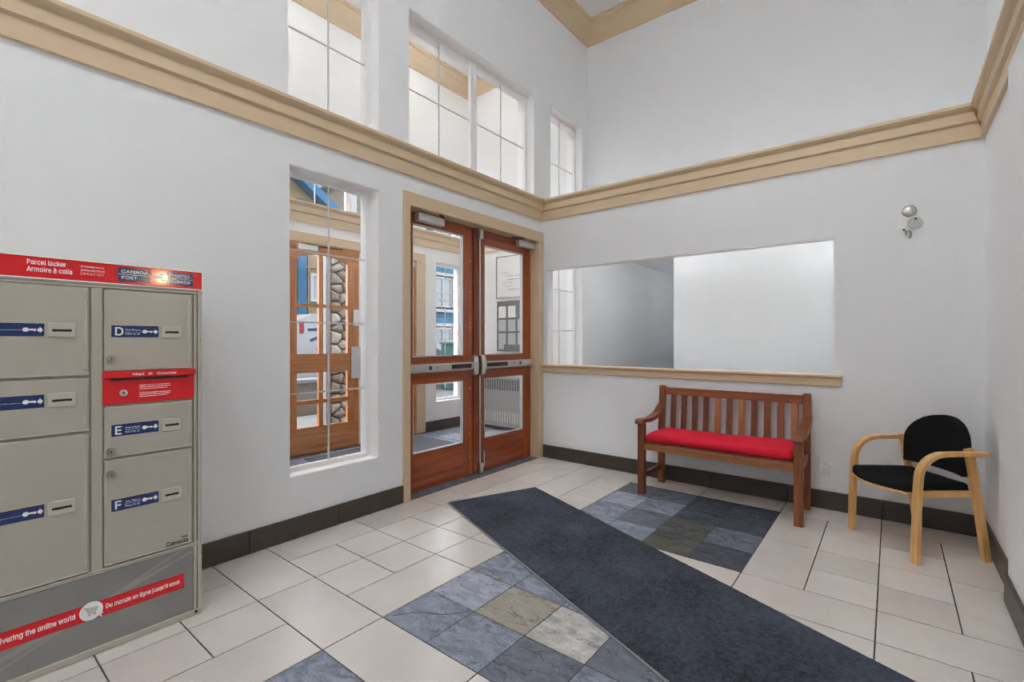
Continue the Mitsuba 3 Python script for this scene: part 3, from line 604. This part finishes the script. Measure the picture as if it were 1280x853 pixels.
# "Canada" with a small flag over the last letter, on door F
add(pl + '__door_005__wordmark', cat(text_x('Canada', .0185, X, .720, .369, width=.088, bold=True), bx(X, X + .001, .785, .791, .3905, .400), bx(X, X + .001, .801, .807, .3905, .400), bx(X, X + .001, .793, .799, .3925, .398)), 'printdark')
bp = add(pl + '__base_panel', bx(LX - .016, LX - .002, YA + .003, .832, .031, .332), 'panel_grey', label='grey printed lower panel with a red band')
XB = LX - .002
add(pl + '__base_panel__streak', cat(ex_x(Polygon([(-.05, .05), (.03, .05), (.83, .305), (.83, .318)]), XB, XB + .0006), ex_x(Polygon([(.08, .033), (.105, .033), (.80, .333), (.77, .333)]), XB + .0006, XB + .0010)), 'streak')
add(pl + '__base_panel__band', bx(XB + .001, XB + .002, YA + .003, .795, .152, .220), 'redstripe')
add(pl + '__base_panel__lettering', text_x('Delivering the online world', .021, XB + .002, .168, .178, bold=True, width=.240), 'print')
add(pl + '__base_panel__lettering', text_x("Du monde en ligne jusqu’à vous", .019, XB + .002, .506, .179, bold=True, width=.268), 'print')
add(pl + '__base_panel__roundel', cat(disc_x(XB + .002, .460, .189, .038), ), 'print')
cart = [along((XB + .0035, .437, .207), (XB + .0035, .445, .207), .002, .003), along((XB + .0035, .445, .207), (XB + .0035, .453, .180), .002, .003), along((XB + .0035, .447, .203), (XB + .0035, .490, .201), .002, .003), along((XB + .0035, .490, .201), (XB + .0035, .484, .184), .002, .003),
        along((XB + .0035, .452, .184), (XB + .0035, .484, .184), .002, .003), along((XB + .0035, .450, .193), (XB + .0035, .487, .193), .002, .0022), along((XB + .0035, .453, .174), (XB + .0035, .484, .174), .002, .003), disc_x(XB + .003, .457, .166, .004), disc_x(XB + .003, .479, .166, .004)]
m = cat(*cart); m.vertices[:, 1:] = (m.vertices[:, 1:] - (.464, .187)) * .78 + (.459, .190); add(pl + '__base_panel__cart_symbol', m, 'lockmetal')
add(pl + '__base_panel__pointer_symbol', ex_x(Polygon([(.478, .188), (.478, .158), (.485, .164), (.490, .152), (.495, .155), (.490, .166), (.500, .167)]), XB + .0045, XB + .0055), 'print')
add(pl + '__corner_bolt', cyl((LX + .005, .842, .020), (LX + .0085, .842, .020), .007, 12), 'darkmetal')

# ------------------------------------------------------------------ rug
rc = np.array([-2.664, 3.085]); rd = np.array([.9235, -.3836]); rn = np.array([.3836, .9235]); RL, RW = 3.05, .845
def rug_mesh(l0, l1, w0, w1, z0, z1, nu, nv, wav, seed):
    us, vs = np.linspace(l0, l1, nu + 1), np.linspace(w0, w1, nv + 1); V, F = [], []
    for u in us:
        for v in vs:
            off = wav * (meshkit.noise(np.array([[u * 3.3, round(v * 10), seed]]), seed)[0] - .5)
            q = rc + rd * u + rn * (v + off); V.append((q[0], q[1], z1))
    N = len(V); V += [(a, b, z0) for a, b, _ in V]; I = lambda i, j: i * (nv + 1) + j
    for i in range(nu):
        for j in range(nv): F += [(I(i, j), I(i + 1, j), I(i + 1, j + 1)), (I(i, j), I(i + 1, j + 1), I(i, j + 1))]
    rim = [I(i, 0) for i in range(nu + 1)] + [I(nu, j) for j in range(1, nv + 1)] + [I(i, nv) for i in range(nu - 1, -1, -1)] + [I(0, j) for j in range(nv - 1, 0, -1)]
    for a, b in zip(rim, rim[1:] + rim[:1]): F += [(b, a, a + N), (b, a + N, b + N)]
    m = trimesh.Trimesh(V, F, process=False); m.fix_normals(); return m
rg = thing('entrance_rug', 'long dark blue-grey runner rug lying diagonally in front of the double doors', 'rug')
add(rg + '__pile', rug_mesh(.006, RL - .012, -RW / 2 + .016, RW / 2 - .006, .003, .010, 60, 24, .004, 3), 'rug')
add(rg + '__rubber_border', rug_mesh(0, RL, -RW / 2, RW / 2, .0008, .0045, 60, 12, .006, 3), 'rubberedge', label='thin grey rubber edge')

# ------------------------------------------------------------------ bench
bn = thing('wooden_bench', 'dark reddish wooden bench with slatted back and red cushion below the long opening', 'bench')
def bench_leg(x0, x1, y0, y1, z0, z1, lean=0.0):
    m = bx(x0, x1, y0, y1, z0, z1, .004)
    if lean: m.vertices[:, 1] += lean * np.clip(m.vertices[:, 2] - .42, 0, 9) / .5
    return m
for x0, x1, mt in ((-1.721, -1.663, 'teak_b_v'), (-.547, -.489, 'teak_a_v')):
    add(bn + '__leg', bench_leg(x0, x1, 3.90, 3.955, 0.0005, .615), mt)
for x0, x1 in ((-1.713, -1.657), (-.550, -.494)):
    q = bx(x0, x1, 4.335, 4.385, 0.0005, .45, .004); r_ = bx(x0, x1, 4.335, 4.385, .45, .905, .006); r_.vertices[:, 1] += .035 * (r_.vertices[:, 2] - .45) / .455
    add(bn + '__leg', cat(q, r_), 'teak_a_v')
add(bn + '__seat_rail', bx(-1.663, -.547, 3.905, 3.93, .385, .437, .003), 'teak_c_h')
add(bn + '__seat_rail', bx(-1.657, -.550, 4.345, 4.37, .385, .437, .003), 'teak_a_h')
for x in (-1.69, -.518): add(bn + '__side_rail', bx(x - .012, x + .012, 3.955, 4.335, .375, .437, .003), 'teak_y')
for x in (-1.688, -.520): add(bn + '__stretcher', bx(x - .012, x + .012, 3.955, 4.335, .13, .175, .003), 'teak_y')
for k in range(6): add(bn + '__seat_slat', bx(-1.70, -.51, 3.935 + .067 * k, 3.935 + .067 * k + .055, .4375, .455, .003), 'teak_a_h')
add(bn + '__top_rail', bx(-1.657, -.550, 4.375, 4.405, .822, .888, .005), 'teak_a_h')
add(bn + '__lower_back_rail', bx(-1.657, -.550, 4.350, 4.378, .475, .515, .004), 'teak_a_h')
sl = ['b', 'b', 'b', 'b', 'c', 'b', 'c', 'b', 'a', 'a', 'c']
for k, c in enumerate(sl):
    xc = -1.580 + .0974 * k
    m = bx(xc - .024, xc + .024, 4.352, 4.370, .505, .83, .003); m.vertices[:, 1] += .030 * (m.vertices[:, 2] - .505) / .325
    add(bn + '__back_slat', m, f'teak_{c}_v')
for x, mt in ((-1.692, 'teak_b_v'), (-.518, 'teak_b_v')):
    pts = [(3.855, .612), (3.862, .640), (3.885, .650), (3.93, .648), (4.05, .640), (4.15, .645), (4.25, .668), (4.345, .712), (4.372, .730), (4.372, .690), (4.345, .672), (4.25, .632), (4.15, .612), (4.05, .608), (3.96, .615), (3.90, .614), (3.875, .603)]
    add(bn + '__armrest', ex_x(Polygon(pts), x - .034, x + .034), 'teak_y')
# cushion: a soft slab with sagging top, rounded edges, a few creases
cs = thing('seat_cushion', 'long red seat cushion lying on the wooden bench', 'cushion')
def soft_slab(x0, x1, y0, y1, z0, z1, nx, ny, fn):
    V, F = [], []; us, vs = np.linspace(0, 1, nx + 1), np.linspace(0, 1, ny + 1)
    for side in (1, 0):
        for u in us:
            for v in vs:
                eu = min(u, 1 - u) * (x1 - x0); ev = min(v, 1 - v) * (y1 - y0); e = min(eu, ev, .05) / .05
                r = math.sqrt(max(0, 1 - (1 - e) ** 2)); zm = z0 + (z1 - z0) * .45
                x, y = x0 + (x1 - x0) * u, y0 + (y1 - y0) * v
                z = zm + r * (z1 - zm + fn(x, y)) if side else zm - r * (zm - z0)
                V.append((x, y, z))
    N = (nx + 1) * (ny + 1); I = lambda i, j: i * (ny + 1) + j
    for i in range(nx):
        for j in range(ny):
            a, b, c, d = I(i, j), I(i + 1, j), I(i + 1, j + 1), I(i, j + 1)
            F += [(a, b, c), (a, c, d), (N + a, N + c, N + b), (N + a, N + d, N + c)]
    m = trimesh.Trimesh(V, F, process=False); m.merge_vertices(); m.fix_normals(); return m
def sag(x, y):
    s = .010 * math.sin((x + 1.64) / 1.08 * math.pi) * -1 + .030 * (meshkit.fbm(np.array([[x * 3.6, y * 6, 1.0]]), 4, 5)[0] - .5)
    s -= .016 * math.exp(-(((y - 4.12) - .22 * (x + 1.05)) / .018) ** 2) * math.exp(-((x + 1.1) / .16) ** 2)
    s -= .014 * math.exp(-(((y - 4.02) + .35 * (x + .9)) / .016) ** 2) * math.exp(-((x + .93) / .12) ** 2)
    return s
add(cs + '__cover', soft_slab(-1.652, -.555, 3.900, 4.345, .456, .536, 90, 40, sag), 'cushion', True)
edge = []
for (xa, ya), (xb, yb) in (((-1.64, 3.905), (-.567, 3.905)), ((-.567, 3.905), (-.567, 4.33)), ((-.567, 4.33), (-1.64, 4.33)), ((-1.64, 4.33), (-1.64, 3.905))):
    for t in np.linspace(0, 1, 12)[:-1]: edge.append((xa + (xb - xa) * t, ya + (yb - ya) * t, .489))
add(cs + '__piping', tube(edge + edge[:1], .0045, 8), 'cushion', True)

# ------------------------------------------------------------------ bent-wood armchair
ch = thing('armchair', 'bent blond wood armchair with black fabric seat and back by the right wall', 'chair')
O = np.array([-.055, 3.895, 0.0]); W = np.array([.627, -.779, 0.0]); D = np.array([.779, .627, 0.0]); Zv = np.array([0, 0, 1.0])
def C(w, d, z): return O + W * w + D * d + Zv * z
def chair_map(m):
    v = m.vertices; m.vertices = O + v[:, :1] * W + v[:, 1:2] * D + v[:, 2:3] * Zv; m.fix_normals(); return m
for s in (-1, 1):
    w = s * .262
    path = [C(w, .000, .001), C(w, .006, .20), C(w, .014, .42), C(w, .020, .50)]
    for a in np.linspace(0, 1, 9): 
        t = a * math.pi / 2; path.append(C(w, .020 + .155 * (1 - math.cos(t)), .50 + .148 * math.sin(t)))
    path += [C(w, .25, .650), C(w, .34, .650), C(w, .425, .647)]
    add(ch + '__arm', ribbon(path, W, .046, .024), 'blond', label='bent front leg and arm in one piece')
    wb = s * .238
    add(ch + '__leg', ribbon([C(wb, .448, .001), C(wb, .415, .22), C(wb, .380, .45), C(wb, .340, .675)], W, .026, .042), 'blond')
    add(ch + '__side_rail', ribbon([C(s * .236, .022, .405), C(s * .236, .385, .405)], W, .022, .036), 'blond')
# seat pad: curved front, dished
def pad(outline, z0, z1, dish, n=40):
    P = np.array(outline, float); c = P.mean(0); rings = [1, .985, .95, .88, .7, .4, .15]; V, F = [], []
    hts = [0, .55, .82, 1, 1, 1, 1]
    for r, h in zip(rings, hts):
        for q in P:
            w_, d_ = c + (q - c) * r; V.append((w_, d_, z0 + (z1 - z0) * h + dish(w_, d_) * (h > .5)))
    n = len(P); R = len(rings)
    for k in range(R - 1):
        for i in range(n): a, b = k * n + i, k * n + (i + 1) % n; F += [(a, b, b + n), (a, b + n, a + n)]
    V.append((*c, z1 + dish(*c))); t = len(V) - 1
    for i in range(n): F.append(((R - 1) * n + i, (R - 1) * n + (i + 1) % n, t))
    V.append((*c, z0)); t = len(V) - 1
    for i in range(n): F.append((i, t, (i + 1) % n))
    return trimesh.Trimesh(V, F, process=False)
out = [(-.228 + .456 * t, -.020 - .075 * math.sin(math.pi * t)) for t in np.linspace(0, 1, 16)] + [(.228, .12), (.222, .28)] + [(.205 - .41 * t, .375 + .045 * math.sin(math.pi * t)) for t in np.linspace(0, 1, 12)] + [(-.222, .28), (-.228, .12)]
P_ = np.array(out)
add(ch + '__seat', chair_map(pad(out, .414, .456, lambda w_, d_: .022 * (w_ / .23) ** 2 - .006)), 'fabric', 50, label='black fabric seat')
shell = [tuple(np.array([0, .15]) + (np.array(q) - np.array([0, .15])) * 1.012) for q in out]
m = ex(Polygon(shell), .014); m.apply_translation((0, 0, .400)); add(ch + '__seat_board', chair_map(m), 'blond')
# back pad: D-shaped panel bent round the sitter
def back_panel(th, grow):
    prof = [(-.215 - grow, .50 - grow), (.215 + grow, .50 - grow), (.222 + grow, .60)]
    for a in np.linspace(.12, math.pi - .12, 18): prof.append(((.225 + grow) * math.cos(a), .655 + (.185 + grow) * math.sin(a)))
    prof.append((-.222 - grow, .60))
    m = ex(Polygon(prof), th)
    m = m.subdivide().subdivide().subdivide()
    v = m.vertices.copy(); w_, z_, t_ = v[:, 0], v[:, 1], v[:, 2]
    d_ = .425 - 1.0 * w_ ** 2 - t_ + .10 * (z_ - .5) - .02
    m.vertices = np.c_[w_, d_, z_]; return m
add(ch + '__back', chair_map(back_panel(.034, 0)), 'fabric', 40, label='black fabric back rest with rounded top')

# ------------------------------------------------------------------ small things on the bench wall
ot = thing('wall_outlet', 'white electrical outlet low on the wall between the bench and the armchair', 'outlet')
add(ot + '__cover_plate', bx(-.449, -.375, Y0 - .007, Y0 - .0005, .277, .392, .003), 'plastic_white')
for z_ in (.305, .352):
    add(ot + '__socket', bx(-.428, -.396, Y0 - .009, Y0 - .007, z_ - .014, z_ + .014, .0015), 'plastic_white')
    for dx in (-.006, .006): add(ot + '__socket_slot', bx(-.412 + dx - .0012, -.412 + dx + .0012, Y0 - .0094, Y0 - .0088, z_ - .005, z_ + .006), 'black')
wf = thing('wall_fixture', 'small round chrome eye above a pale plate with screws high on the wall', 'wall fitting')
g = trimesh.creation.icosphere(3, .036); g.vertices[:, 1] *= .5; g.apply_translation((.099, Y0 - .005, 2.256)); add(wf + '__eye', g, 'steel', True)
t = trimesh.creation.torus(.037, .005); t.apply_transform(trimesh.transformations.rotation_matrix(math.pi / 2, (1, 0, 0))); t.apply_translation((.099, Y0 - .004, 2.256)); add(wf + '__rim', t, 'lockmetal', True)
def disc_y(x, z, r, t, y): return cyl((x, y, z), (x, y - t, z), r, 24)
add(wf + '__plate', disc_y(.131, 2.166, .044, .006, Y0 - .0005), 'fitting')
add(wf + '__cover', disc_y(.066, 2.163, .030, .005, Y0 - .0005), 'plastic_white')
add(wf + '__screw', disc_y(.135, 2.194, .007, .004, Y0 - .0065), 'black'); add(wf + '__screw', disc_y(.071, 2.125, .007, .004, Y0 - .0005), 'black')
add(wf + '__bracket', tube([(.080, Y0 - .003, 2.095), (.082, Y0 - .02, 2.110), (.096, Y0 - .03, 2.114), (.108, Y0 - .024, 2.100), (.108, Y0 - .018, 2.078), (.100, Y0 - .008, 2.064)], .006), 'lockmetal', True)

# ------------------------------------------------------------------ outdoors
add('ground', bx(-60, XE - .24, -40, 60, -.30, -.14), 'asphalt', kind='structure', label='street and parking outside')
add('ground_walk', bx(-8.2, XE - .24, -4, 12, -.14, -.02), 'concrete', kind='structure', label='concrete walk outside the doors')
# stone-clad pillar outside the doors
sp = thing('stone_pillar', 'stone clad pillar outside the outer doors', 'pillar')
PX, PY0, PY1 = -6.55, 3.86, 4.75
add(sp + '__core', bx(PX - .16, PX, PY0, PY1, -.02, 3.0), 'mortar')
rs = np.random.default_rng(21); cents = []
for _ in range(4000):
    c = np.array([PY0 + .06 + rs.random() * (PY1 - PY0 - .12), .06 + rs.random() * 2.85])
    if all(np.hypot((c - q)[0], (c - q)[1] * 1.15) > .125 for q in cents): cents.append(c)
from scipy.spatial import Voronoi
vor = Voronoi(np.array(cents + [[PY0 - .3, z] for z in np.arange(-.3, 3.4, .15)] + [[PY1 + .3, z] for z in np.arange(-.3, 3.4, .15)] + [[y, -.35] for y in np.arange(3.5, 5.2, .15)] + [[y, 3.35] for y in np.arange(3.5, 5.2, .15)]))
clip = sbox(PY0 - .015, 0, PY1 + .015, 2.98)
for k, c in enumerate(cents):
    q = Polygon(vor.vertices[vor.regions[vor.point_region[k]]]).intersection(clip).buffer(-.028).buffer(.018)
    if q.area < .002: continue
    o = np.array(q.exterior.coords)[:-1]; m0 = o.mean(0); n = len(o); d = .05 + .03 * rs.random()
    V = [(PX - .01, *p_) for p_ in o] + [(PX + d * .62, *(m0 + (p_ - m0) * .93)) for p_ in o] + [(PX + d, *(m0 + (p_ - m0) * .6)) for p_ in o] + [(PX + d * 1.05, *m0)]
    F = [f for r_ in (0, 1) for a in range(n) for f in ((r_ * n + a, r_ * n + (a + 1) % n, (r_ + 1) * n + (a + 1) % n), (r_ * n + a, (r_ + 1) * n + (a + 1) % n, (r_ + 1) * n + a))] + [(2 * n + a, 2 * n + (a + 1) % n, 3 * n) for a in range(n)]
    st = trimesh.Trimesh(V, F, process=False); st.fix_normals(); add(sp + '__stone', st, rs.choice(['stone', 'stone_pale', 'stone_brown']), True)
add(sp + '__corner_board', bx(PX - .03, PX + .05, PY0 - .095, PY0 - .02, -.02, 3.0), 'outdoor_white')
# low wall along the walk
lw = thing('low_wall', 'low tan garden wall beyond the outer doors', 'wall')
add(lw + '__body', bx(-8.6, -8.35, 1.0, 7.5, -.14, .55), 'siding_pale'); add(lw + '__coping', bx(-8.66, -8.29, .95, 7.55, .55, .62, .01), 'concrete')
# beige house with blue trim
hb = thing('beige_house', 'beige house with blue roof trim across the street', 'house')
HX = -15.0
add(hb + '__wall', ex_x(Polygon([(2.0, -.14), (9.4, -.14), (9.4, 5.18), (5.7, 7.73), (2.0, 5.18)]), HX - 6, HX), 'siding')
add(hb + '__corner_post', bx(HX - .1, HX + .15, 7.66, 7.93, -.14, 5.9), 'blue_trim')
add(hb + '__wall_batten', bx(HX, HX + .06, 8.02, 8.08, -.14, 5.6), 'siding_pale'); add(hb + '__belt_board', bx(HX, HX + .06, 7.93, 9.4, 3.72, 3.80), 'siding_pale')
def eave(a, b, w, dz, mat): 
    return along((HX + .25, a[0], a[1]), (HX + .25, b[0], b[1]), .6, w)
add(hb + '__fascia', cat(along((HX + .1, 5.7, 7.87), (HX + .1, 9.9, 4.99), .7, .26), along((HX + .1, 5.7, 7.87), (HX + .1, 1.5, 4.99), .7, .26)), 'blue_pale')
add(hb + '__roof', cat(along((HX - 3, 5.7, 8.10), (HX - 3, 9.95, 5.16), 6.2, .12), along((HX - 3, 5.7, 8.10), (HX - 3, 1.45, 5.16), 6.2, .12)), 'roof')
for (a, b, c, d) in ((8.20, 8.66, 2.72, 3.46), (3.2, 4.4, 1.7, 3.2), (3.2, 4.4, 4.3, 5.4)):
    f_ = hb + '__window'; n_ = 0; kk = f_
    while kk in scene: n_ += 1; kk = f'{f_}_{n_:03d}'
    add(f_, cat(bx(HX, HX + .08, a - .1, b + .1, c - .1, c), bx(HX, HX + .08, a - .1, b + .1, d, d + .1), bx(HX, HX + .08, a - .1, a, c, d), bx(HX, HX + .08, b, b + .1, c, d)), 'outdoor_white')
    add(kk + '__pane', bx(HX, HX + .03, a, b, c, d), 'window_far')
h2 = thing('cream_house', 'cream sided house right of the beige one, seen through the transom', 'house')
add(h2 + '__wall', bx(HX - 7, HX - 1, 10.3, 14.0, -.14, 7.4), 'siding_pale'); add(h2 + '__corner_board', bx(HX - 1.05, HX - .94, 10.28, 10.5, -.14, 7.4), 'outdoor_white'); add(h2 + '__corner_board', bx(HX - 1.05, HX - .94, 11.6, 11.9, -.14, 7.4), 'siding')
for k in range(22): add(h2 + '__siding_board', bx(HX - 1, HX - .985, 10.3, 14.0, .1 + .33 * k, .12 + .33 * k), 'siding')
add(h2 + '__roof', bx(HX - 7.3, HX - .6, 10.0, 14.3, 7.4, 7.55), 'roof')
# blue apartment block
ab = thing('apartment_block', 'blue apartment block with rows of white windows, seen through the left door leaf', 'building')
AX = -17.5
add(ab + '__wall', bx(AX - 6, AX, 15.2, 23.5, -.14, 6.6), 'blue_pale')
add(ab + '__base_wall', bx(AX, AX + .1, 15.2, 23.5, -.14, 2.05), 'siding_pale')
for zc in (.55, 3.05, 5.9):
    for k in range(6):
        y_ = 15.7 + 1.3 * k; f_ = ab + '__window'; n_ = 0; kk = f_
        while kk in scene: n_ += 1; kk = f'{f_}_{n_:03d}'
        hh = 1.35
        add(f_, cat(bx(AX + .1, AX + .16, y_ - .06, y_ + 1.16, zc - .06, zc), bx(AX + .1, AX + .16, y_ - .06, y_ + 1.16, zc + hh, zc + hh + .08), bx(AX, AX + .16, y_ - .06, y_, zc, zc + hh), bx(AX, AX + .16, y_ + 1.1, y_ + 1.16, zc, zc + hh), bx(AX, AX + .16, y_ + .53, y_ + .57, zc, zc + hh), bx(AX, AX + .16, y_, y_ + 1.1, zc + .64, zc + .68)), 'outdoor_white')
        add(kk + '__pane', bx(AX + .1, AX + .12, y_, y_ + 1.1, zc, zc + hh), 'window_far')
for zc in (2.05, 2.75, 4.55, 5.5): add(ab + '__belt_board', bx(AX, AX + .2, 15.2, 23.5, zc, zc + .14), 'outdoor_white')
add(ab + '__corner_board', bx(AX - .1, AX + .2, 15.1, 15.6, 2.0, 6.7), 'blue_trim')
# white van with dark stripes
vn = thing('white_van', 'white van with dark blue stripes parked outside the outer doors', 'van')
def van(ox, oy):
    prof = Polygon([(0, .25), (0, 1.35), (.05, 1.95), (.38, 2.11), (1.2, 2.16), (3.2, 2.12), (3.75, 1.45), (4.6, 1.15), (4.75, .8), (4.75, .25)])
    b_ = ex_x(prof, 0, 1.8); b_.apply_translation((ox, oy, -.14)); add(vn + '__body', b_, 'carpaint')
    side = ox + 1.8
    add(vn + '__side_window', ex_x(Polygon([(2.3, 1.35), (2.3, 1.85), (3.1, 1.85), (3.55, 1.40), (3.55, 1.35)]), 0, .012), 'carglass'); scene[vn + '__side_window']['to_world'] = T().translate([side, oy, -.14])
    for a, b in (((.28, 1.725), (.62, 1.745)), ((.34, 1.47), (.66, 1.60)), ((.50, 1.25), (.74, 1.44))):
        add(vn + '__stripe', along((side + .006, oy + a[0], a[1] - .14), (side + .006, oy + b[0], b[1] - .14), .012, .065), 'stripe_blue')
    add(vn + '__tail_light', bx(side - .1, side + .012, oy + .07, oy + .17, 1.50, 1.75), 'taillight')
    for y_ in (.85, 3.9): add(vn + '__wheel', cyl((side - .2, oy + y_, .19), (side + .02, oy + y_, .19), .33, 24), 'tyre'); add(vn + '__hubcap', cyl((side + .015, oy + y_, .19), (side + .035, oy + y_, .19), .19, 20), 'closer')
van(-12.6, 5.52)
# second white car and dark green bin, seen through the left inner leaf
c2 = thing('white_car', 'white car parked in front of the blue apartment block', 'car')
pr2 = Polygon([(0, .25), (0, .9), (.35, 1.0), (.95, 1.45), (2.4, 1.5), (3.1, 1.05), (4.2, .85), (4.3, .25)])
m = ex_x(pr2, 0, 1.7); m.apply_translation((-12.6, 10.7, -.14)); add(c2 + '__body', m, 'carpaint')
m = ex_x(Polygon([(.6, 1.0), (1.05, 1.38), (2.3, 1.42), (2.85, 1.03)]), 0, .012); m.apply_translation((-10.9, 10.7, -.14)); add(c2 + '__side_window', m, 'carglass')
for y_ in (.8, 3.5): add(c2 + '__wheel', cyl((-11.1, 10.7 + y_, .17), (-10.88, 10.7 + y_, .17), .31, 24), 'tyre')
gb = thing('green_bin', 'dark green bin outside the tall outer window', 'bin')
add(gb + '__body', bx(-10.6, -10.0, 9.85, 10.45, -.14, 1.22, .03), 'bin'); add(gb + '__lid', bx(-10.64, -9.96, 9.81, 10.49, 1.22, 1.30, .02), 'bin')
rl = thing('handrail', 'white metal handrail along the walk outside', 'railing')
add(rl + '__rail', cat(cyl((-7.2, 4.9, .86), (-7.2, 9.5, .86), .03), cyl((-7.2, 4.9, .45), (-7.2, 9.5, .45), .02)), 'outdoor_white', 40)
for k in range(5): add(rl + '__post', cyl((-7.2, 4.95 + 1.1 * k, -.02), (-7.2, 4.95 + 1.1 * k, .86), .025), 'outdoor_white', 40)
